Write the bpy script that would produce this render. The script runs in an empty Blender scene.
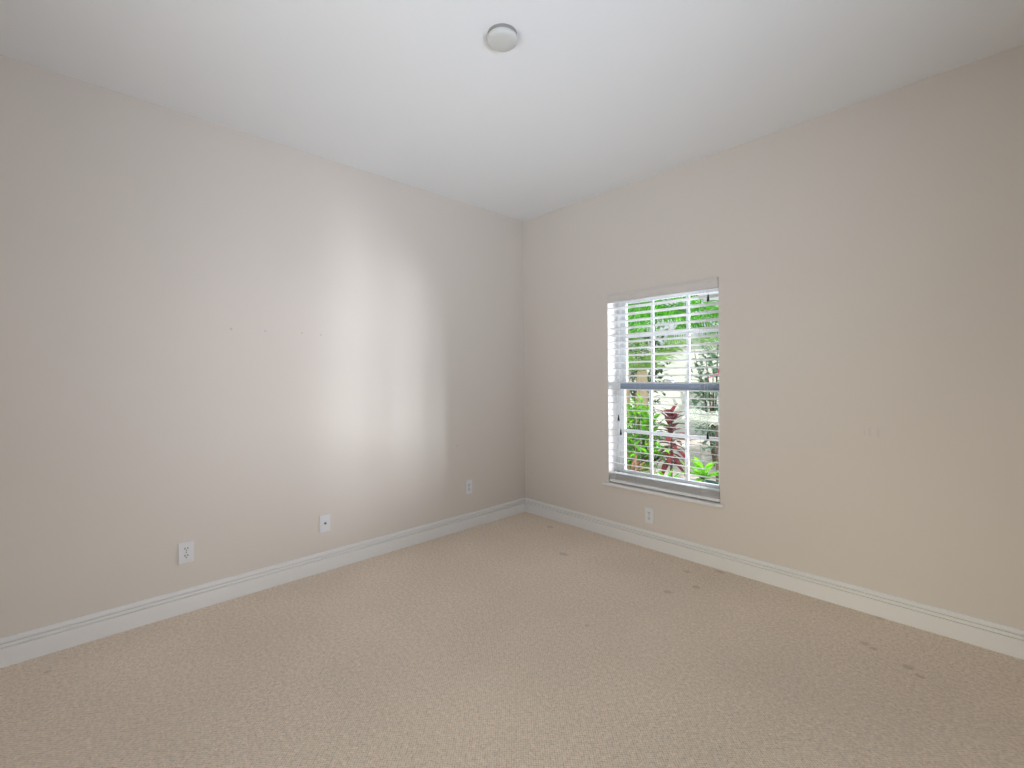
import bpy, bmesh, math, random
from mathutils import Vector, Matrix

C = bpy.context.scene.collection
sc = bpy.context.scene
R = math.radians

# ------------------------------------------------------------------ camera
cam_d = bpy.data.cameras.new('camera')
cam = bpy.data.objects.new('camera', cam_d)
C.objects.link(cam)
cam_d.sensor_width = 36.0
cam_d.lens = 457.19 / 1024 * 36.0
cam_d.shift_y = -8.27 / 1024
cam_d.clip_start = 0.02
M3 = Matrix.Rotation(R(46.517), 4, 'Z') @ Matrix.Rotation(R(90), 4, 'X') @ Matrix.Rotation(R(-0.4447), 4, 'Z')
cam.matrix_world = Matrix.Translation((3.060, -3.060, 1.281)) @ M3
sc.camera = cam

# ------------------------------------------------------------------ view, world, sun, added fill lamps
sc.view_settings.view_transform = 'Standard'
sc.view_settings.look = 'None'
sc.view_settings.gamma = 1.0
sc.view_settings.use_curve_mapping = False
sc.view_settings.exposure = 0.0

world = bpy.data.worlds.new('sky')
sc.world = world
world.use_nodes = True
wn = world.node_tree
wn.nodes.clear()
w_out = wn.nodes.new('ShaderNodeOutputWorld')
w_bg = wn.nodes.new('ShaderNodeBackground')
w_bg.inputs['Color'].default_value = (0.90, 0.95, 1.0, 1)
w_bg.inputs['Strength'].default_value = 0.85
wn.links.new(w_bg.outputs[0], w_out.inputs[0])

def sun(name, strength, angle, direction, color):
    d = bpy.data.lights.new(name, 'SUN')
    d.energy = strength; d.angle = R(angle); d.color = color
    o = bpy.data.objects.new(name, d); C.objects.link(o)
    o.rotation_euler = Vector(direction).to_track_quat('-Z', 'Y').to_euler()
    o.location = (3, 6, 8)
    return o

def area(name, loc, target, sx, sy, watts, color, spread=180):
    d = bpy.data.lights.new(name, 'AREA')
    d.shape = 'RECTANGLE'; d.size = sx; d.size_y = sy
    d.energy = watts; d.color = color; d.spread = R(spread)
    o = bpy.data.objects.new(name, d); C.objects.link(o)
    o.location = loc
    o.rotation_euler = (Vector(target) - Vector(loc)).to_track_quat('-Z', 'Y').to_euler()
    return o

sun('sun', 4.4, 0.6, (0.22, 0.46, -0.86), (1.0, 0.95, 0.86))
# added unseen fill lamps in the yard, aimed in through the window
area('added_fill_patch', (3.95, 2.75, 0.55), (1.38, 0.0, 1.20), 0.22, 1.9, 46, (0.86, 0.91, 1.0), 90)  # assumed narrow source, added for the sharp-edged patch on the left wall
area('added_fill_wide', (3.25, 2.95, 1.0), (1.38, 0.0, 1.10), 1.1, 2.2, 66, (0.91, 0.88, 1.0), 90)  # added wide lamp, spreads fill along the left wall
area('added_fill_high', (2.8, 3.6, 3.4), (1.38, 0.0, 1.2), 2.0, 1.2, 110, (0.80, 0.88, 1.0), 120)  # added high lamp, bounces fill off the slats onto the ceiling
# added fill lamps behind the camera, aimed in through an invented rear window and doorway
area('rear_fill_ceiling', (4.6, -2.75, 0.6), (0.7, -1.0, 2.74), 1.7, 1.0, 20, (0.74, 0.84, 1.0), 80)
area('rear_fill_low', (4.12, -2.75, 0.80), (0.0, -2.75, 0.32), 1.6, 0.5, 1.7, (0.92, 0.96, 1.0), 50)
area('hall_fill_ceiling', (2.0, -4.6, 0.25), (1.4, -1.2, 2.74), 0.9, 0.7, 15.5, (0.97, 0.99, 1.0))
area('hall_fill_low', (2.0, -4.6, 0.45), (2.9, 0.0, 0.25), 0.9, 0.7, 4.0, (1.0, 0.93, 0.72), 60)
area('hall_fill_corner', (2.0, -4.6, 0.6), (0.6, -0.9, 2.74), 0.9, 1.0, 5.0, (0.92, 0.96, 1.0), 80)

# ------------------------------------------------------------------ material helpers
def new_mat(name):
    m = bpy.data.materials.new(name)
    m.use_nodes = True
    nt = m.node_tree
    b = nt.nodes['Principled BSDF']
    return m, nt, b

def node(nt, kind, **kw):
    n = nt.nodes.new(kind)
    for k, v in kw.items():
        if k in n.inputs.keys() if hasattr(n.inputs, 'keys') else False:
            n.inputs[k].default_value = v
        else:
            setattr(n, k, v)
    return n

def setin(b, **kw):
    for k, v in kw.items():
        b.inputs[k.replace('_', ' ')].default_value = v

def rgba(c):
    return (c[0], c[1], c[2], 1)

def paint(name, col, rough=0.6, bump_scale=0.0, bump=0.0, var=0.0, spec=0.3):
    """painted surface: slight tone variation and a fine roller or orange-peel texture"""
    m, nt, b = new_mat(name)
    setin(b, Base_Color=rgba(col), Roughness=rough)
    b.inputs['Specular IOR Level'].default_value = spec
    tc = node(nt, 'ShaderNodeTexCoord')
    if var > 0:
        nz = node(nt, 'ShaderNodeTexNoise'); nz.inputs['Scale'].default_value = 1.7; nz.inputs['Detail'].default_value = 3
        nt.links.new(tc.outputs['Object'], nz.inputs['Vector'])
        mx = node(nt, 'ShaderNodeMix', data_type='RGBA')
        mx.inputs[6].default_value = rgba([c * (1 - var) for c in col])
        mx.inputs[7].default_value = rgba([min(1, c * (1 + var)) for c in col])
        nt.links.new(nz.outputs['Fac'], mx.inputs[0])
        nt.links.new(mx.outputs[2], b.inputs['Base Color'])
    if bump > 0:
        nb = node(nt, 'ShaderNodeTexNoise'); nb.inputs['Scale'].default_value = bump_scale; nb.inputs['Detail'].default_value = 4
        nt.links.new(tc.outputs['Object'], nb.inputs['Vector'])
        bp = node(nt, 'ShaderNodeBump'); bp.inputs['Strength'].default_value = bump; bp.inputs['Distance'].default_value = 0.002
        nt.links.new(nb.outputs['Fac'], bp.inputs['Height'])
        nt.links.new(bp.outputs[0], b.inputs['Normal'])
    return m

def add_spots(m, spots, dark=(0.25, 0.22, 0.2), amount=0.8):
    """small marks with a shape of their own (nail holes, scuffs): spots = (centre, radii xyz)"""
    nt = m.node_tree; b = nt.nodes['Principled BSDF']
    tc = node(nt, 'ShaderNodeTexCoord')
    acc = None
    for c, r in spots:
        sub = node(nt, 'ShaderNodeVectorMath', operation='SUBTRACT'); sub.inputs[1].default_value = c
        div = node(nt, 'ShaderNodeVectorMath', operation='DIVIDE'); div.inputs[1].default_value = r
        ln = node(nt, 'ShaderNodeVectorMath', operation='LENGTH')
        mr = node(nt, 'ShaderNodeMapRange'); mr.inputs[1].default_value = 0.5; mr.inputs[2].default_value = 1.0
        mr.inputs[3].default_value = 1.0; mr.inputs[4].default_value = 0.0
        nt.links.new(tc.outputs['Object'], sub.inputs[0]); nt.links.new(sub.outputs[0], div.inputs[0])
        nt.links.new(div.outputs[0], ln.inputs[0]); nt.links.new(ln.outputs['Value'], mr.inputs[0])
        if acc is None: acc = mr.outputs[0]
        else:
            mm = node(nt, 'ShaderNodeMath', operation='MAXIMUM')
            nt.links.new(acc, mm.inputs[0]); nt.links.new(mr.outputs[0], mm.inputs[1]); acc = mm.outputs[0]
    sc_ = node(nt, 'ShaderNodeMath', operation='MULTIPLY'); sc_.inputs[1].default_value = amount
    nt.links.new(acc, sc_.inputs[0])
    mx = node(nt, 'ShaderNodeMix', data_type='RGBA')
    old = b.inputs['Base Color'].links[0].from_socket if b.inputs['Base Color'].is_linked else None
    mx.inputs[6].default_value = b.inputs['Base Color'].default_value
    if old: nt.links.new(old, mx.inputs[6])
    mx.inputs[7].default_value = rgba(dark)
    nt.links.new(sc_.outputs[0], mx.inputs[0])
    nt.links.new(mx.outputs[2], b.inputs['Base Color'])

def leaf_mat(name, c1, c2, trans=0.35, rough=0.45, scale=9.0):
    m, nt, b = new_mat(name)
    tc = node(nt, 'ShaderNodeTexCoord')
    nz = node(nt, 'ShaderNodeTexNoise'); nz.inputs['Scale'].default_value = scale; nz.inputs['Detail'].default_value = 2
    nt.links.new(tc.outputs['Object'], nz.inputs['Vector'])
    cr = node(nt, 'ShaderNodeValToRGB')
    cr.color_ramp.elements[0].position = 0.35; cr.color_ramp.elements[0].color = rgba(c1)
    cr.color_ramp.elements[1].position = 0.65; cr.color_ramp.elements[1].color = rgba(c2)
    nt.links.new(nz.outputs['Fac'], cr.inputs[0])
    nt.links.new(cr.outputs[0], b.inputs['Base Color'])
    setin(b, Roughness=rough)
    b.inputs['Specular IOR Level'].default_value = 0.15
    tr = node(nt, 'ShaderNodeBsdfTranslucent')
    nt.links.new(cr.outputs[0], tr.inputs['Color'])
    ms = node(nt, 'ShaderNodeMixShader'); ms.inputs[0].default_value = trans
    nt.links.new(b.outputs[0], ms.inputs[1]); nt.links.new(tr.outputs[0], ms.inputs[2])
    out = nt.nodes['Material Output']
    nt.links.new(ms.outputs[0], out.inputs['Surface'])
    return m

WALL = (0.77, 0.710, 0.648)
M_wall_left = paint('wall_paint_left', WALL, 0.55, 240, 0.10, 0.012)
M_wall = paint('wall_paint', WALL, 0.55, 240, 0.10, 0.012)
M_ceil = paint('ceiling_paint', (0.91, 0.92, 0.925), 0.8, 70, 0.22, 0.01, 0.1)
M_trim = paint('trim_paint', (0.88, 0.87, 0.855), 0.35, 60, 0.02, 0.008)
M_reveal = paint('window_return_paint', (0.84, 0.82, 0.79), 0.5, 200, 0.06, 0.01)
M_vinyl = paint('window_vinyl', (0.84, 0.86, 0.88), 0.35)
M_blind = paint('blind_white', (0.86, 0.86, 0.86), 0.4)
M_valance = paint('valance_white', (0.74, 0.70, 0.66), 0.45)
M_cord = paint('blind_cord', (0.62, 0.61, 0.60), 0.8)
M_tassel = paint('black_plastic', (0.012, 0.012, 0.013), 0.4)
M_plate = paint('outlet_plastic', (0.84, 0.84, 0.86), 0.3)
M_slot = paint('socket_hole', (0.03, 0.03, 0.03), 0.7)
M_brass = paint('jack_metal', (0.20, 0.19, 0.18), 0.35)
M_brass.node_tree.nodes['Principled BSDF'].inputs['Metallic'].default_value = 0.9
M_detector = paint('detector_plastic', (0.66, 0.66, 0.63), 0.4)
M_base_shade = paint('detector_grille', (0.30, 0.29, 0.27), 0.6)
M_alu = paint('grey_blue_aluminium', (0.30, 0.36, 0.45), 0.4)
M_stucco = paint('house_stucco', (0.80, 0.79, 0.76), 0.9, 60, 0.3, 0.03)

# wall marks seen in the photograph
add_spots(M_wall_left, [((0, -2.413, 1.566), (0.05, 0.010, 0.010)), ((0, -2.232, 1.566), (0.05, 0.008, 0.008)),
                        ((0, -2.015, 1.566), (0.05, 0.008, 0.008)), ((0, -1.895, 1.560), (0.05, 0.008, 0.008)),
                        ((0, -0.791, 0.703), (0.05, 0.009, 0.009))], (0.45, 0.39, 0.35), 0.4)
add_spots(M_wall, [((2.638, 0, 0.965), (0.009, 0.05, 0.035)), ((2.602, 0, 0.965), (0.007, 0.05, 0.03)),
                   ((2.58, 0, 0.963), (0.005, 0.05, 0.02))], (0.62, 0.56, 0.50), 0.3)

# glass
M_glass, nt, b = new_mat('window_glass')
out = nt.nodes['Material Output']
tb = node(nt, 'ShaderNodeBsdfTransparent'); tb.inputs[0].default_value = (0.96, 0.98, 0.97, 1)
gb = node(nt, 'ShaderNodeBsdfGlossy'); gb.inputs['Roughness'].default_value = 0.02
fr = node(nt, 'ShaderNodeFresnel'); fr.inputs[0].default_value = 1.35
mg = node(nt, 'ShaderNodeMixShader')
nt.links.new(fr.outputs[0], mg.inputs[0]); nt.links.new(tb.outputs[0], mg.inputs[1]); nt.links.new(gb.outputs[0], mg.inputs[2])
nt.links.new(mg.outputs[0], out.inputs['Surface'])

# loop-pile carpet
M_carpet, nt, b = new_mat('loop_pile_carpet')
setin(b, Roughness=0.95)
b.inputs['Specular IOR Level'].default_value = 0.1
tc = node(nt, 'ShaderNodeTexCoord')
mp = node(nt, 'ShaderNodeMapping'); mp.inputs['Rotation'].default_value = (0, 0, R(-44)); mp.inputs['Scale'].default_value = (118, 128, 1)
nt.links.new(tc.outputs['Object'], mp.inputs['Vector'])
vo = node(nt, 'ShaderNodeTexVoronoi', voronoi_dimensions='2D'); vo.inputs['Scale'].default_value = 1.0; vo.inputs['Randomness'].default_value = 0.3
nt.links.new(mp.outputs[0], vo.inputs['Vector'])
n1 = node(nt, 'ShaderNodeTexNoise'); n1.inputs['Scale'].default_value = 1.3; n1.inputs['Detail'].default_value = 5
nt.links.new(tc.outputs['Object'], n1.inputs['Vector'])
n2 = node(nt, 'ShaderNodeTexNoise'); n2.inputs['Scale'].default_value = 60; n2.inputs['Detail'].default_value = 2
nt.links.new(tc.outputs['Object'], n2.inputs['Vector'])
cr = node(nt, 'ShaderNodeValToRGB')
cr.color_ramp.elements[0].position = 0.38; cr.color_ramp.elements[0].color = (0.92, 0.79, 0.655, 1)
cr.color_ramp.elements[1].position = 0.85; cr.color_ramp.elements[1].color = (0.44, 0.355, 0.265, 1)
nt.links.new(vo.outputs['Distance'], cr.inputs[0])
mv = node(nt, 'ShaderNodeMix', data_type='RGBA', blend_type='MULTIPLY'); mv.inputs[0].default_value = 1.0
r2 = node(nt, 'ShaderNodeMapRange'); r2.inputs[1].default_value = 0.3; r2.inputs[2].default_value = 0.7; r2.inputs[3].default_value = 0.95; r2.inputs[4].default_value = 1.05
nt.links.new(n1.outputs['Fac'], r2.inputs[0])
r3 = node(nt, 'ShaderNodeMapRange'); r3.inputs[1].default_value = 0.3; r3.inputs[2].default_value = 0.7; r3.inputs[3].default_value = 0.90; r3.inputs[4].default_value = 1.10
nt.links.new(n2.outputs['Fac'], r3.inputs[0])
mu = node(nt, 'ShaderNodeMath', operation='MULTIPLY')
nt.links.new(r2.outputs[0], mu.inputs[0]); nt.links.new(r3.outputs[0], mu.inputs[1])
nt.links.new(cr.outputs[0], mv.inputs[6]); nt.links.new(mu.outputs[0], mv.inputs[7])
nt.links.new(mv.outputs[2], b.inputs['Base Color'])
inv = node(nt, 'ShaderNodeMath', operation='SUBTRACT'); inv.inputs[0].default_value = 1.0
nt.links.new(vo.outputs['Distance'], inv.inputs[1])
bp = node(nt, 'ShaderNodeBump'); bp.inputs['Strength'].default_value = 0.55; bp.inputs['Distance'].default_value = 0.004
nt.links.new(inv.outputs[0], bp.inputs['Height'])
nt.links.new(bp.outputs[0], b.inputs['Normal'])
# furniture dents pressed into the pile and a few flattened strokes
add_spots(M_carpet, [((2.630, -0.366, 0), (0.024, 0.022, 1)), ((2.668, -0.385, 0), (0.020, 0.020, 1)),
                     ((2.795, -0.448, 0), (0.028, 0.026, 1)), ((2.838, -0.492, 0), (0.022, 0.020, 1)),
                     ((2.640, -0.030, 0), (0.030, 0.022, 1)), ((1.832, -0.050, 0), (0.034, 0.022, 1)),
                     ((1.818, -0.368, 0), (0.030, 0.026, 1)), ((1.731, -0.547, 0), (0.030, 0.026, 1)),
                     ((1.68, -0.20, 0), (0.026, 0.022, 1)), ((0.93, -0.545, 0), (0.045, 0.03, 1)), ((0.47, -0.17, 0), (0.04, 0.025, 1)),
                     ((1.62, -1.18, 0), (0.016, 0.016, 1)), ((0.20, -3.165, 0), (0.016, 0.016, 1))], (0.30, 0.23, 0.15), 0.30)

M_ground, nt, b = new_mat('pale_gravel')
setin(b, Roughness=0.95)
tc = node(nt, 'ShaderNodeTexCoord')
vo = node(nt, 'ShaderNodeTexVoronoi'); vo.inputs['Scale'].default_value = 22
nt.links.new(tc.outputs['Object'], vo.inputs['Vector'])
cr = node(nt, 'ShaderNodeValToRGB')
cr.color_ramp.elements[0].position = 0.0; cr.color_ramp.elements[0].color = (0.50, 0.43, 0.42, 1)
cr.color_ramp.elements[1].position = 1.0; cr.color_ramp.elements[1].color = (0.74, 0.67, 0.66, 1)
sp = node(nt, 'ShaderNodeSeparateColor')
nt.links.new(vo.outputs['Color'], sp.inputs[0]); nt.links.new(sp.outputs[0], cr.inputs[0])
nt.links.new(cr.outputs[0], b.inputs['Base Color'])
bp = node(nt, 'ShaderNodeBump'); bp.inputs['Strength'].default_value = 0.5; bp.inputs['Distance'].default_value = 0.02
nt.links.new(vo.outputs['Distance'], bp.inputs['Height']); nt.links.new(bp.outputs[0], b.inputs['Normal'])

M_palm = leaf_mat('palm_leaf', (0.022, 0.26, 0.004), (0.16, 0.60, 0.012), 0.45)
M_palm_pale = leaf_mat('palm_leaf_pale', (0.16, 0.42, 0.05), (0.44, 0.66, 0.18), 0.4)
M_shrub = leaf_mat('shrub_leaf', (0.045, 0.34, 0.006), (0.30, 0.66, 0.02), 0.35, 0.4, 12)
M_hedge = leaf_mat('hedge_leaf', (0.020, 0.11, 0.025), (0.06, 0.24, 0.05), 0.3, 0.5, 5)
M_sage = leaf_mat('blue_green_leaf', (0.20, 0.42, 0.25), (0.38, 0.58, 0.42), 0.3, 0.5, 8)
M_red = leaf_mat('maroon_leaf', (0.12, 0.018, 0.03), (0.34, 0.07, 0.08), 0.3, 0.35, 8)
M_pink = leaf_mat('magenta_leaf', (0.30, 0.05, 0.13), (0.50, 0.12, 0.22), 0.3, 0.35, 8)
M_dry = leaf_mat('dry_leaf', (0.20, 0.13, 0.09), (0.45, 0.24, 0.14), 0.2, 0.7, 14)
M_white_frond = leaf_mat('silver_leaf', (0.62, 0.68, 0.60), (0.80, 0.82, 0.76), 0.3, 0.5, 8)
M_trunk = paint('palm_trunk', (0.60, 0.46, 0.31), 0.9, 30, 0.6, 0.15)
M_stem = paint('green_stem', (0.16, 0.24, 0.07), 0.7)
M_brownstem = paint('brown_stem', (0.16, 0.11, 0.08), 0.8)
M_pot = paint('teal_glaze', (0.06, 0.16, 0.20), 0.25, 20, 0.05, 0.1)
M_soil = paint('potting_soil', (0.06, 0.045, 0.035), 0.95, 60, 0.8, 0.2)
M_tanwall = paint('fence_paint', (0.86, 0.90, 0.86), 0.9, 40, 0.3, 0.04)

# ------------------------------------------------------------------ object helpers
def obj(name, bm, mat, parent=None, smooth=False, bevel=0.0, kind=None):
    bmesh.ops.recalc_face_normals(bm, faces=bm.faces)
    me = bpy.data.meshes.new(name)
    bm.to_mesh(me); bm.free()
    if smooth:
        for p in me.polygons: p.use_smooth = True
    me.materials.append(mat)
    o = bpy.data.objects.new(name, me); C.objects.link(o)
    if parent: o.parent = parent
    if kind: o['kind'] = kind
    if bevel > 0:
        md = o.modifiers.new('bevel', 'BEVEL'); md.width = bevel; md.segments = 3; md.limit_method = 'ANGLE'; md.angle_limit = R(40)
    return o

def tag(o, label=None, cat=None, group=None, kind=None):
    if label: o['label'] = label
    if cat: o['category'] = cat
    if group: o['group'] = group
    if kind: o['kind'] = kind
    return o

def thing(name, label, cat, loc=(0, 0, 0), rot=(0, 0, 0), group=None, kind=None):
    o = bpy.data.objects.new(name, None); C.objects.link(o)
    o.empty_display_size = 0.1
    o.location = loc; o.rotation_euler = rot
    return tag(o, label, cat, group, kind)

def box(bm, x0, x1, y0, y1, z0, z1):
    v = [bm.verts.new(p) for p in ((x0, y0, z0), (x1, y0, z0), (x1, y1, z0), (x0, y1, z0),
                                   (x0, y0, z1), (x1, y0, z1), (x1, y1, z1), (x0, y1, z1))]
    for f in ((0, 3, 2, 1), (4, 5, 6, 7), (0, 1, 5, 4), (1, 2, 6, 5), (2, 3, 7, 6), (3, 0, 4, 7)):
        bm.faces.new([v[i] for i in f])

def lathe(bm, prof, n=48, cap_bottom=True, cap_top=True, ctr=(0, 0, 0)):
    rings = []
    for r, z in prof:
        rings.append([bm.verts.new((ctr[0] + r * math.cos(2 * math.pi * k / n), ctr[1] + r * math.sin(2 * math.pi * k / n), ctr[2] + z)) for k in range(n)])
    for a, b_ in zip(rings[:-1], rings[1:]):
        for k in range(n):
            bm.faces.new((a[k], a[(k + 1) % n], b_[(k + 1) % n], b_[k]))
    if cap_bottom: bm.faces.new(list(reversed(rings[0])))
    if cap_top: bm.faces.new(rings[-1])

def tube(bm, pts, radii, n=8):
    pts = [Vector(p) for p in pts]
    if not hasattr(radii, '__len__'): radii = [radii] * len(pts)
    rings = []
    for i, p in enumerate(pts):
        d = (pts[min(i + 1, len(pts) - 1)] - pts[max(i - 1, 0)]).normalized()
        u = d.orthogonal().normalized() if abs(d.z) > 0.9 else d.cross(Vector((0, 0, 1))).normalized()
        w = d.cross(u)
        rings.append([bm.verts.new(p + (u * math.cos(2 * math.pi * k / n) + w * math.sin(2 * math.pi * k / n)) * radii[i]) for k in range(n)])
    for a, b_ in zip(rings[:-1], rings[1:]):
        for k in range(n):
            bm.faces.new((a[k], a[(k + 1) % n], b_[(k + 1) % n], b_[k]))
    bm.faces.new(list(reversed(rings[0]))); bm.faces.new(rings[-1])

def wall_with_hole(name, axis, at0, at1, u0, u1, z0, z1, hole, mat, hole_mat=None):
    """wall slab between two planes with a rectangular opening, one closed mesh"""
    bm = bmesh.new()
    hu0, hu1, hz0, hz1 = hole
    def P(u, a, z): return (u, a, z) if axis == 'y' else (a, u, z)
    def ring(a):
        o_ = [bm.verts.new(P(u, a, z)) for u, z in ((u0, z0), (u1, z0), (u1, z1), (u0, z1))]
        i_ = [bm.verts.new(P(u, a, z)) for u, z in ((hu0, hz0), (hu1, hz0), (hu1, hz1), (hu0, hz1))]
        return o_, i_
    oa, ia = ring(at0); ob, ib = ring(at1)
    inner = []
    for k in range(4):
        j = (k + 1) % 4
        bm.faces.new((oa[k], oa[j], ia[j], ia[k])); bm.faces.new((ob[k], ob[j], ib[j], ib[k]))
        bm.faces.new((oa[k], oa[j], ob[j], ob[k]))
        inner.append(bm.faces.new((ia[k], ia[j], ib[j], ib[k])))
    if hole_mat:
        for f in inner: f.material_index = 1
    o = obj(name, bm, mat, kind='structure')
    if hole_mat: o.data.materials.append(hole_mat)
    return o

# ------------------------------------------------------------------ room shell
H = 2.74; XW = 3.95; YW = -3.95
WX0, WX1, WZ0, WZ1 = 0.945, 1.815, 0.425, 1.922     # window opening in the back wall
T = 0.20

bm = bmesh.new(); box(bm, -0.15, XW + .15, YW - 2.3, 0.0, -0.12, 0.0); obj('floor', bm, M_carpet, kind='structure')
bm = bmesh.new(); box(bm, -0.15, XW + .15, YW - 2.3, T, H, H + 0.15); obj('ceiling', bm, M_ceil, kind='structure')
bm = bmesh.new(); box(bm, -0.15, 0.0, YW - .15, 0.0, 0, H); obj('wall_left', bm, M_wall_left, kind='structure')
wall_with_hole('wall_back', 'y', 0.0, T, -0.15, XW + .15, -0.12, H, (WX0, WX1, WZ0, WZ1), M_wall, M_reveal)
wall_with_hole('wall_right', 'x', XW, XW + .15, YW, 0.0, 0, H, (-3.6, -1.9, 0.45, 2.10), M_wall)  # unseen opening added to let the rear fill lamps in
bm = bmesh.new()
box(bm, 0, 1.55, YW - .15, YW, 0, H); box(bm, 2.45, XW, YW - .15, YW, 0, H); box(bm, 1.55, 2.45, YW - .15, YW, 2.05, H)
obj('wall_front', bm, M_wall, kind='structure')  # doorway gap added to let the hall fill lamps in
bm = bmesh.new()
box(bm, -0.15, XW + .15, YW - 2.3, YW - 2.15, 0, H); box(bm, -0.15, 0, YW - 2.15, YW - .15, 0, H); box(bm, XW, XW + .15, YW - 2.15, YW - .15, 0, H)
obj('wall_added_hall', bm, M_wall, kind='structure')  # unseen hall added, closed so no sun enters by the doorway

# baseboards: moulded profile with two grooves and an eased cap
PROF = [(0, 0), (0.0170, 0), (0.0170, 0.0815), (0.0160, 0.0830), (0.0085, 0.0838), (0.0085, 0.0875), (0.0150, 0.0885), (0.0160, 0.0905), (0.0160, 0.1000),
        (0.0145, 0.1020), (0.0060, 0.1028), (0.0060, 0.1068), (0.0120, 0.1077), (0.0120, 0.1140), (0.0100, 0.1195), (0.0060, 0.1245), (0.0030, 0.1265), (0, 0.1270)]
def baseboard(name, ends):
    """ends: (origin fn) list of two functions mapping (depth,z)->point, mitred"""
    bm = bmesh.new()
    ra = [bm.verts.new(ends[0](d, z)) for d, z in PROF]; rb = [bm.verts.new(ends[1](d, z)) for d, z in PROF]
    n = len(PROF)
    for k in range(n):
        bm.faces.new((ra[k], ra[(k + 1) % n], rb[(k + 1) % n], rb[k]))
    bm.faces.new(ra); bm.faces.new(list(reversed(rb)))
    return obj(name, bm, M_trim, kind='structure')
baseboard('baseboard_left', [lambda d, z: (d, YW + d, z), lambda d, z: (d, -d, z)])
baseboard('baseboard_back', [lambda d, z: (d, -d, z), lambda d, z: (XW - d, -d, z)])
baseboard('baseboard_right', [lambda d, z: (XW - d, -d, z), lambda d, z: (XW - d, YW + d, z)])

# frame of an unseen window added behind the camera for the fill lamps
w2 = thing('added_window', None, None, (XW, -2.75, 0.45), kind='structure')
bm = bmesh.new()
for (a, b_, c, d) in ((-0.85, -0.79, 0, 1.65), (0.79, 0.85, 0, 1.65), (-0.79, 0.79, 0, 0.06), (-0.79, 0.79, 1.59, 1.65), (-0.03, 0.03, 0.06, 1.59)):
    box(bm, 0.05, 0.11, a, b_, c, d)
obj('window_frame', bm, M_vinyl, w2)

# ------------------------------------------------------------------ the window in view
w1 = thing('window_1', None, None, ((WX0 + WX1) / 2, 0.0, WZ0), kind='structure')
ox, oz = (WX0 + WX1) / 2, WZ0
def wbox(bm, x0, x1, y0, y1, z0, z1): box(bm, x0 - ox, x1 - ox, y0, y1, z0 - oz, z1 - oz)

bm = bmesh.new()        # outer vinyl frame with the sash channel
for (x0, x1, z0, z1) in ((WX0, WX0 + .028, WZ0, WZ1), (WX1 - .028, WX1, WZ0, WZ1), (WX0 + .028, WX1 - .028, WZ0, WZ0 + .035), (WX0 + .028, WX1 - .028, WZ1 - .03, WZ1)):
    wbox(bm, x0, x1, .125, .198, z0, z1)
obj('window_frame', bm, M_vinyl, w1, bevel=.003)

def sash(name, y0, y1, z0, z1, rail_b, rail_t, mz):
    bm = bmesh.new()
    a, b_ = WX0 + .028, WX1 - .028
    wbox(bm, a, a + .034, y0, y1, z0, z1); wbox(bm, b_ - .034, b_, y0, y1, z0, z1)
    wbox(bm, a + .034, b_ - .034, y0, y1, z0, z0 + rail_b); wbox(bm, a + .034, b_ - .034, y0, y1, z1 - rail_t, z1)
    s = obj(name, bm, M_vinyl, w1, bevel=.0025)
    bm = bmesh.new(); ym = (y0 + y1) / 2
    for xm in (1.236, 1.522):
        wbox(bm, xm - .011, xm + .011, ym - .007, ym + .007, z0 + rail_b, z1 - rail_t)
    wbox(bm, a + .034, b_ - .034, ym - .0072, ym + .0072, mz - .013, mz + .013)
    obj('grille', bm, M_vinyl, s)
    bm = bmesh.new(); wbox(bm, a + .030, b_ - .030, ym - .002, ym + .002, z0 + rail_b - .004, z1 - rail_t + .004)
    obj('glass_pane', bm, M_glass, s)
    return s
lo = sash('lower_sash', .130, .160, WZ0 + .035, 1.224, .055, .060, .830)
up = sash('upper_sash', .163, .193, 1.172, WZ1 - .03, .050, .035, 1.592)
bm = bmesh.new(); wbox(bm, WX0 + .0285, WX1 - .0285, .126, .131, 1.164, 1.2242); wbox(bm, WX0 + .0285, WX1 - .0285, .121, .131, 1.214, 1.2243); wbox(bm, WX0 + .0285, WX1 - .0285, .121, .131, 1.164, 1.170)
r_ = obj('meeting_rail', bm, M_alu, lo); r_['label'] = 'grey-blue aluminium meeting rail'
bm = bmesh.new()
wbox(bm, 1.355, 1.425, .118, .160, 1.222, 1.232); wbox(bm, 1.372, 1.408, .128, .150, 1.232, 1.244); wbox(bm, 1.380, 1.440, .120, .130, 1.234, 1.243)
obj('sash_lock', bm, M_vinyl, lo, bevel=.002)

# stool under the window: a rounded board that projects into the room past both jambs
bm = bmesh.new()
prof = [(.125, .0), (.125, .022), (-.022, .022), (-.029, .019), (-.032, .011), (-.029, .003), (-.022, 0)]
xs = [0.903, 1.843]
def stool(x, front):
    return [bm.verts.new((x - ox, y, z - .020)) for y, z in prof]
p_in = [(y, z) for y, z in prof]
ra = [bm.verts.new((WX0 + .001 - ox, y, z - .020)) for y, z in prof]; rb = [bm.verts.new((WX1 - .001 - ox, y, z - .020)) for y, z in prof]
n = len(prof)
for k in range(n): bm.faces.new((ra[k], ra[(k + 1) % n], rb[(k + 1) % n], rb[k]))
bm.faces.new(ra); bm.faces.new(list(reversed(rb)))
ears = [(0, .0), (0, .022), (-.022, .022), (-.029, .019), (-.032, .011), (-.029, .003), (-.022, 0)]
for x0, x1 in ((0.903, WX0 + .001), (WX1 - .001, 1.843)):
    e0 = [bm.verts.new((x0 - ox, y * (.8 if x0 < 1 else 1), z - .020)) for y, z in ears]
    e1 = [bm.verts.new((x1 - ox, y * (.8 if x1 > 1.83 else 1), z - .020)) for y, z in ears]
    m_ = len(ears)
    for k in range(m_): bm.faces.new((e0[k], e0[(k + 1) % m_], e1[(k + 1) % m_], e1[k]))
    bm.faces.new(e0); bm.faces.new(list(reversed(e1)))
obj('window_sill', bm, M_trim, w1)

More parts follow.
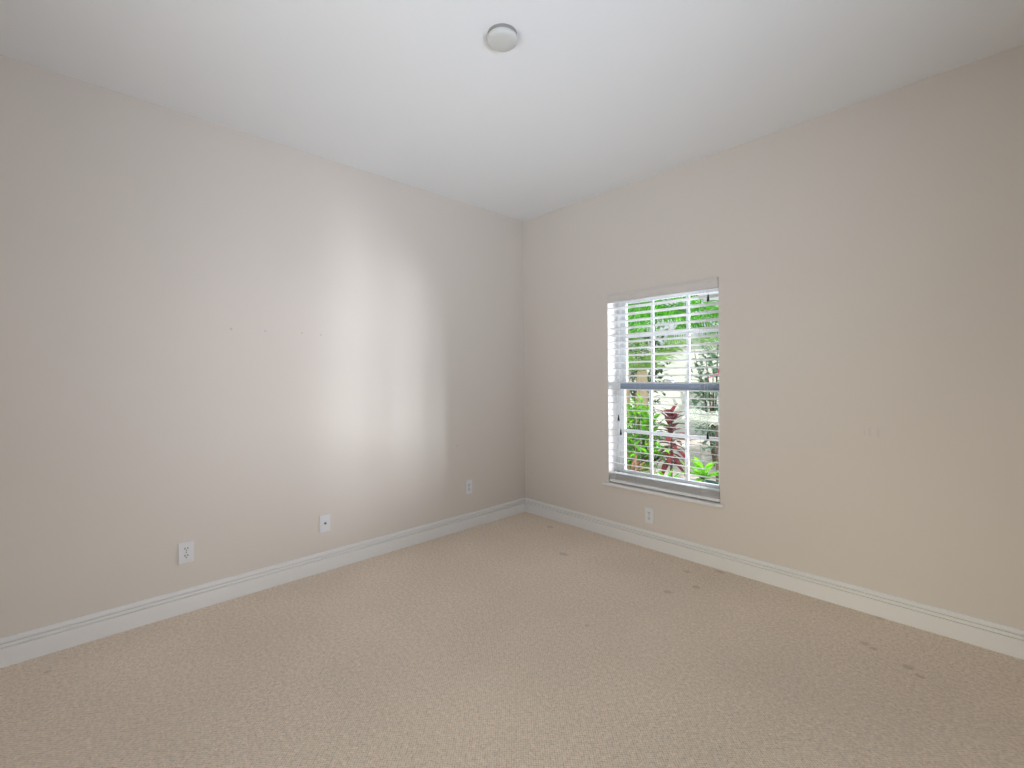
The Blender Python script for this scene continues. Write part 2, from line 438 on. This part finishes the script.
# ------------------------------------------------------------------ horizontal blind
BX0, BX1 = WX0 + .006, WX1 - .006
bl = thing('window_blind', 'white horizontal slat blind with black-tipped pull cords, lowered over the window', 'blind', ((WX0 + WX1) / 2, 0.0, WZ0 + .01))
bz = WZ0 + .01
def bbox(bm, x0, x1, y0, y1, z0, z1): box(bm, x0 - ox, x1 - ox, y0, y1, z0 - bz, z1 - bz)
bm = bmesh.new()        # moulded valance: face board with a lip along the top and a bead along the bottom
vp = [(.004, 1.850), (-.010, 1.850), (-.013, 1.853), (-.013, 1.858), (-.009, 1.861), (-.009, 1.897), (-.012, 1.901), (-.016, 1.910), (-.016, 1.919), (.004, 1.919)]
ra = [bm.verts.new((WX0 + .0015 - ox, y, z - bz)) for y, z in vp]; rb = [bm.verts.new((WX1 - .0015 - ox, y, z - bz)) for y, z in vp]
for k in range(len(vp)): bm.faces.new((ra[k], ra[(k + 1) % len(vp)], rb[(k + 1) % len(vp)], rb[k]))
bm.faces.new(ra); bm.faces.new(list(reversed(rb)))
obj('valance', bm, M_valance, bl)
bm = bmesh.new(); bbox(bm, BX0, BX1, .010, .062, 1.868, 1.918); obj('head_rail', bm, M_blind, bl, bevel=.002)

SL_W, PITCH, TILT = .063, .0533, R(8)
bm = bmesh.new()
ZS = []
z = 1.22 + 11 * PITCH
while z > .53:
    ZS.append(z); z -= PITCH
def slat(bm, zc, tilt, th=.0032, yc=.036):
    # gently crowned slat, inner edge up
    pts = []
    for i in range(7):
        s = -1 + 2 * i / 6
        yy = s * SL_W / 2; cz = .0022 * (1 - s * s)
        pts.append((yy, cz))
    loop = [(y, zz + th / 2) for y, zz in pts] + [(y, zz - th / 2) for y, zz in reversed(pts)]
    ct, st = math.cos(-tilt), math.sin(-tilt)
    loop = [(yc + y * ct - zz * st, zc + y * st + zz * ct) for y, zz in loop]
    a = [bm.verts.new((BX0 - ox, y, zz - bz)) for y, zz in loop]; b_ = [bm.verts.new((BX1 - ox, y, zz - bz)) for y, zz in loop]
    m_ = len(loop)
    for k in range(m_): bm.faces.new((a[k], a[(k + 1) % m_], b_[(k + 1) % m_], b_[k]))
    bm.faces.new(a); bm.faces.new(list(reversed(b_)))
for zz in ZS: slat(bm, zz, TILT)
for i in range(6): slat(bm, .4625 + i * .0085, R(1.0))     # surplus slats stacked on the bottom rail
obj('slats', bm, M_blind, bl)
bm = bmesh.new(); bbox(bm, BX0, BX1,   .006, .066, .4335, .4575); obj('bottom_rail', bm, M_blind, bl, bevel=.004)
for xl in (1.187, 1.686):
    bm = bmesh.new()
    for yl in (.0015, .0705):
        tube(bm, [(xl - ox, yl, .455 - bz), (xl - ox, yl, 1.869 - bz)], .0009, 6)
    for zz in ZS:
        tube(bm, [(xl - ox, .0015, zz - .0005 - bz), (xl - ox, .0705, zz - .007 - bz)], .0007, 5)
    obj('ladder_cord', bm, M_cord, bl)
for xc, zt in ((1.043, .944), (1.062, .835), (1.738, .867), (1.748, 1.788)):
    bm = bmesh.new(); tube(bm, [(xc - ox, -.004, zt + .02 - bz), (xc - ox, -.004, 1.6 - bz if zt < 1.6 else 1.835 - bz), (xc - ox, -.002, 1.852 - bz)], .0010, 6)
    c_ = obj('pull_cord', bm, M_cord, bl)
    bm = bmesh.new(); lathe(bm, [(.0022, .026), (.0040, .022), (.0050, .012), (.0078, -.010), (.0082, -.018), (.0060, -.021)][::-1], 14, ctr=(xc - ox, -.004, zt - bz))
    t_ = obj('tassel', bm, M_tassel, c_, smooth=True); t_['label'] = 'black plastic tassel'

# ------------------------------------------------------------------ wall plates
def plate_mesh(w=.070, h=.114, d=.0075):
    bm = bmesh.new(); box(bm, -w / 2, w / 2, -d, 0, -h / 2, h / 2)
    return bm
def duplex(label, loc, rz):
    t = thing('electrical_outlet', label, 'outlet', loc, (0, 0, rz), 'duplex power outlets low on the walls')
    obj('cover_plate', plate_mesh(), M_plate, t, bevel=.002)
    for s in (1, -1):
        bm = bmesh.new()
        n = 28; c = []
        for k in range(n):
            a = 2 * math.pi * k / n
            c.append((.0172 * math.cos(a), max(-.0135, min(.0135, .0172 * math.sin(a))) + s * .0195))
        f0 = [bm.verts.new((x, -.0070, z)) for x, z in c]; f1 = [bm.verts.new((x, -.0098, z)) for x, z in c]
        for k in range(n): bm.faces.new((f0[k], f0[(k + 1) % n], f1[(k + 1) % n], f1[k]))
        bm.faces.new(f0); bm.faces.new(list(reversed(f1)))
        r = obj('receptacle', bm, M_plate, t)
        bm = bmesh.new()
        box(bm, -.0084, -.0046, -.0101, -.0090, s * .0195 - .001, s * .0195 + .0085)
        box(bm, .0046, .0084, -.0101, -.0090, s * .0195 - .0005, s * .0195 + .0080)
        k0 = [(.0030 * math.cos(2 * math.pi * k / 12), .0030 * math.sin(2 * math.pi * k / 12) + s * .0195 - .0075) for k in range(12)]
        g0 = [bm.verts.new((x, -.0101, z)) for x, z in k0]; g1 = [bm.verts.new((x, -.0090, z)) for x, z in k0]
        for k in range(12): bm.faces.new((g0[k], g0[(k + 1) % 12], g1[(k + 1) % 12], g1[k]))
        bm.faces.new(g0); bm.faces.new(list(reversed(g1)))
        q = obj('plug_slots', bm, M_slot, r); q['label'] = 'dark plug slots'
    bm = bmesh.new(); lathe(bm, [(.0030, 0), (.0030, .0012), (.0018, .0020)], 14)
    bmesh.ops.rotate(bm, verts=bm.verts, cent=(0, 0, 0), matrix=Matrix.Rotation(R(90), 3, 'X'))
    bmesh.ops.translate(bm, verts=bm.verts, vec=(0, -.0072, 0))
    obj('screw', bm, M_brass, t, smooth=False)
    return t
LW = R(90)     # plates are modelled facing -y; on the left wall they face +x
duplex('white duplex power outlet on the left wall nearest the viewer', (0.0, -2.636, .326), LW)
duplex('small white duplex power outlet on the left wall near the far corner', (0.0, -.674, .344), LW)
duplex('white duplex power outlet on the window wall below the sill', (1.302, 0.0, .240), 0)
t = thing('cable_jack_plate', 'white wall plate with a single round cable jack, low on the left wall', 'wall plate', (0.0, -1.880, .314), (0, 0, LW))
obj('cover_plate', plate_mesh(), M_plate, t, bevel=.002)
bm = bmesh.new(); lathe(bm, [(.0072, 0), (.0072, .004), (.0050, .004), (.0050, .010), (.0022, .010), (.0022, .006)], 18)
bmesh.ops.rotate(bm, verts=bm.verts, cent=(0, 0, 0), matrix=Matrix.Rotation(R(90), 3, 'X'))
bmesh.ops.translate(bm, verts=bm.verts, vec=(0, -.0072, 0))
j = obj('coaxial_jack', bm, M_brass, t); j['label'] = 'dark metal round jack'
for s in (.042, -.042):
    bm = bmesh.new(); lathe(bm, [(.0030, 0), (.0030, .0010), (.0018, .0018)], 14)
    bmesh.ops.rotate(bm, verts=bm.verts, cent=(0, 0, 0), matrix=Matrix.Rotation(R(90), 3, 'X'))
    bmesh.ops.translate(bm, verts=bm.verts, vec=(0, -.0072, s))
    obj('screw', bm, M_plate, t)

# ------------------------------------------------------------------ smoke detector
sd = thing('smoke_detector', 'round white smoke detector mounted on the ceiling', 'smoke detector', (1.621, -1.737, H))
bm = bmesh.new(); lathe(bm, [(.061, -.018), (.063, -.016), (.063, 0)], 64); g = obj('mounting_base', bm, M_base_shade, sd); g['label'] = 'mounting base with shade painted into its colour'
bm = bmesh.new(); lathe(bm, [(.028, -.0380), (.052, -.0365), (.060, -.0330), (.0650, -.0270), (.0660, -.0180), (.0640, -.0160)], 64)
obj('cover', bm, M_detector, sd, smooth=True)
bm = bmesh.new(); lathe(bm, [(.0055, -.0390), (.0055, -.0370)], 20, ctr=(.030, .020, 0)); obj('test_button', bm, M_detector, sd)

# ------------------------------------------------------------------ garden outside
GZ = -0.15
bm = bmesh.new(); box(bm, -12, 12, T, 16, GZ - .2, GZ); obj('ground_outside', bm, M_ground, kind='structure')
bm = bmesh.new(); box(bm, -10, 6, 7.6, 7.8, GZ, 1.95); box(bm, -10.03, 6.03, 7.56, 7.84, 1.95, 2.02); obj('wall_outside', bm, M_tanwall, kind='structure')

def blade(bm, base, az, pitch, length, width, droop, seg=6, fold=.25, rnd=None):
    """a lance-shaped leaf: midrib arcs over under its own weight, both halves folded up from it"""
    p = Vector(base); h = Vector((math.cos(az), math.sin(az), 0)); side = Vector((-math.sin(az), math.cos(az), 0))
    prev = None
    for i in range(seg + 1):
        t_ = i / seg
        a = pitch - droop * t_
        d = h * math.cos(a) + Vector((0, 0, 1)) * math.sin(a)
        nrm = -h * math.sin(a) + Vector((0, 0, 1)) * math.cos(a)
        w_ = width * (math.sin(math.pi * min(1, .12 + .88 * t_)) ** .8) * .5 + .0006
        l = bm.verts.new(p + side * w_ + nrm * w_ * fold); c_ = bm.verts.new(p); r = bm.verts.new(p - side * w_ + nrm * w_ * fold)
        if prev:
            bm.faces.new((prev[0], prev[1], c_, l)); bm.faces.new((prev[1], prev[2], r, c_))
        prev = (l, c_, r)
        p = p + d * (length / seg)

def frond(bm, base, az, pitch, length, droop, leaf_len, leaf_w, n=22, hang=.6, rnd=random):
    """a feather palm frond: arching rachis with two ranks of leaflets"""
    p = Vector(base); h = Vector((math.cos(az), math.sin(az), 0)); side = Vector((-math.sin(az), math.cos(az), 0))
    pts = [p.copy()]; dirs = []
    for i in range(n):
        a = pitch - droop * (i / n) ** 1.2
        d = h * math.cos(a) + Vector((0, 0, 1)) * math.sin(a)
        p = p + d * (length / n); pts.append(p.copy()); dirs.append(d)
    tube(bm, pts[::2] if n % 2 == 0 else pts, [.009 * (1 - .8 * k / len(pts[::2])) for k in range(len(pts[::2]))] if n % 2 == 0 else .006, 5)
    for i in range(3, n):
        t_ = i / n
        L = leaf_len * (math.sin(math.pi * (.12 + .84 * t_)) ** .6) * rnd.uniform(.88, 1.1)
        for s in (1, -1):
            dv = (side * s * .80 + dirs[i - 1] * .65 + Vector((0, 0, .15 - hang * rnd.uniform(.3, .9)))).normalized()
            q = pts[i]; up_ = dirs[i - 1].cross(dv).normalized()
            wv = dirs[i - 1] * leaf_w * .5
            prev = None
            for k in range(4):
                f = k / 3
                w_ = (1 - f) ** .7 * (.55 if k == 0 else 1)
                c_ = q + dv * L * f + Vector((0, 0, -hang * .55 * L * f * f))
                a_, b_ = bm.verts.new(c_ + wv * (w_ + .02)), bm.verts.new(c_ - wv * (w_ + .02))
                if prev: bm.faces.new((prev[0], prev[1], b_, a_))
                prev = (a_, b_)

def palm(label, loc, trunk_h, r, n_fronds, length, leaf_len, leaf_w, mat, seed, pitch=(.5, 1.3), droop=(1.1, 1.7), az=None, group=None):
    rnd = random.Random(seed)
    t = thing('palm_tree', label, 'palm', loc, group=group)
    bm = bmesh.new()
    prof = []
    nr = max(6, int(trunk_h / .09))
    for i in range(nr + 1):
        zz = trunk_h * i / nr
        rr = r * (1.12 - .25 * i / nr)
        prof += [(rr, zz), (rr * .93, zz + trunk_h / nr * .55)]
    prof.append((r * .6, trunk_h + .08))
    lathe(bm, prof, 18)
    obj('trunk', bm, M_trunk, t, smooth=True)
    for k in range(n_fronds):
        bm = bmesh.new()
        a = (2 * math.pi * k / n_fronds + rnd.uniform(-.25, .25)) if az is None else rnd.uniform(*az)
        frond(bm, (0, 0, trunk_h), a, rnd.uniform(*pitch), length * rnd.uniform(.85, 1.1), rnd.uniform(*droop), leaf_len, leaf_w, 26, .55, rnd)
        obj('frond', bm, mat, t)
    return t

def rosette(name, label, cat, loc, stem_h, n, length, width, mat, seed, pitch=(.2, 1.3), droop=(.6, 1.4), stem_mat=None, tilt=0, group=None, levels=1):
    rnd = random.Random(seed)
    t = thing(name, label, cat, loc, group=group)
    if stem_h > .02:
        bm = bmesh.new(); tube(bm, [(0, 0, 0), (.01, .005, stem_h * .5), (0, 0, stem_h)], [.018, .015, .012], 8)
        obj('stem', bm, stem_mat or M_brownstem, t)
    bm = bmesh.new()
    for k in range(n):
        f = k / n
        lv = f if levels > 1 else rnd.uniform(.9, 1)
        blade(bm, (0, 0, max(0, stem_h - .02) * (.35 + .65 * lv if levels > 1 else 1)), k * 2.4 + rnd.uniform(-.2, .2), pitch[0] + (pitch[1] - pitch[0]) * f + rnd.uniform(-.1, .1),
              length * rnd.uniform(.8, 1.1), width * rnd.uniform(.85, 1.1), rnd.uniform(*droop))
    obj('foliage', bm, mat, t, smooth=True)
    return t

def bush(name, label, cat, loc, size, n, leaf, width, mat, seed, group=None):
    """bushy shrub: branching stems, leaves held along and at the ends of the twigs"""
    rnd = random.Random(seed)
    t = thing(name, label, cat, loc, group=group)
    bs = bmesh.new(); bl_ = bmesh.new()
    nb = 12
    tips = []
    for k in range(nb):
        a = 2 * math.pi * k / nb + rnd.uniform(-.2, .2); rr = rnd.uniform(.15, .9)
        e = Vector((math.cos(a) * size[0] * rr, math.sin(a) * size[1] * rr, size[2] * rnd.uniform(.55, .95)))
        tube(bs, [(0, 0, 0), e * .5 + Vector((0, 0, .08 * size[2])), e], [.014, .009, .004], 6); tips.append(e)
    for k in range(n):
        u, v, w_ = rnd.gauss(0, 1), rnd.gauss(0, 1), rnd.gauss(0, 1)
        d = Vector((u, v, w_)).normalized() * rnd.uniform(.55, 1) 
        p = Vector((d.x * size[0], d.y * size[1], size[2] * (.52 + .48 * d.z)))
        blade(bl_, p, rnd.uniform(0, 6.28), rnd.uniform(-.2, 1.0), leaf * rnd.uniform(.7, 1.2), width * rnd.uniform(.8, 1.2), rnd.uniform(.3, 1.0), 4)
    obj('branches', bs, M_brownstem, t)
    obj('foliage', bl_, mat, t, smooth=True)
    return t

# palms: the near one hangs its fronds across the top of the window view
palm('tall palm with vivid green feathered fronds outside the window upper left', (-1.05, 3.35, GZ), 2.35, .085, 22, 1.55, .46, .046, M_palm, 3, (.15, 1.1), (.9, 1.7))
palm('palm with tan ringed trunk standing left in the window view', (-0.62, 3.15, GZ), 1.42, .095, 9, 1.15, .34, .028, M_palm_pale, 8, (.5, 1.2), (1.0, 1.6))
palm('palm hanging feathery fronds across the window view upper right', (0.35, 4.4, GZ), 2.3, .085, 15, 1.45, .40, .036, M_palm, 21, (.2, 1.1), (1.0, 1.8))
sp_ = palm('short silvery palm with drooping pale fronds right in the window view', (0.58, 3.0, GZ), .74, .035, 11, .80, .26, .018, M_white_frond, 5, (.5, 1.1), (1.3, 2.0))
for c_ in sp_.children:
    if c_.name.startswith('trunk'): c_.data.materials[0] = M_brownstem
bush('tall_shrub', 'dense dark green tall shrub behind the palms at the upper left of the window', 'shrub', (-2.45, 6.1, GZ), (.70, .56, 3.7), 1500, .17, .06, M_hedge, 40)
bush('leafy_shrub', 'bright green upright shrub low at the left of the window view', 'shrub', (-0.12, 2.25, GZ), (.30, .26, 1.10), 420, .22, .05, M_shrub, 51)
bush('leafy_shrub', 'blue-green shrub at the right edge of the window view', 'shrub', (0.06, 4.1, GZ), (.36, .32, 2.0), 520, .16, .055, M_sage, 52)
rosette('cordyline', 'dark maroon broad-leaved plant in the middle of the lower window view', 'plant', (0.20, 2.45, GZ), .92, 46, .27, .085, M_red, 61, (-.4, 1.2), (.6, 1.4), levels=2)
rosette('cordyline', 'tall magenta-leaved plant close outside the right window jamb', 'plant', (1.49, 1.15, GZ), 1.44, 12, .27, .11, M_pink, 62, (-.2, 1.2), (.7, 1.5))
rosette('bromeliad', 'low green rosette plant in front of the maroon plant', 'plant', (0.34, 2.05, GZ), .10, 24, .28, .04, M_shrub, 63, (.2, 1.3), (.5, 1.2))
rosette('bromeliad', 'withered brown rosette low at the left of the window view', 'plant', (0.02, 1.85, GZ), .22, 20, .36, .04, M_dry, 64, (.1, 1.2), (.5, 1.3))
pt = thing('plant_pot', 'dark teal glazed pot at the lower right of the window view', 'pot', (0.98, 1.62, GZ))
bm = bmesh.new(); lathe(bm, [(.10, 0), (.135, .10), (.155, .22), (.150, .27), (.165, .28), (.165, .31), (.145, .31), (.140, .26)], 36, True, False); obj('vessel', bm, M_pot, pt, smooth=True)
bm = bmesh.new(); lathe(bm, [(.139, .25), (.139, .262)], 28); obj('soil', bm, M_soil, pt)
rosette('potted_plant', 'bright lime green leaves growing from the teal pot', 'plant', (0.98, 1.62, GZ + .26), .10, 16, .30, .07, M_shrub, 65, (.3, 1.3), (.5, 1.3), M_stem)
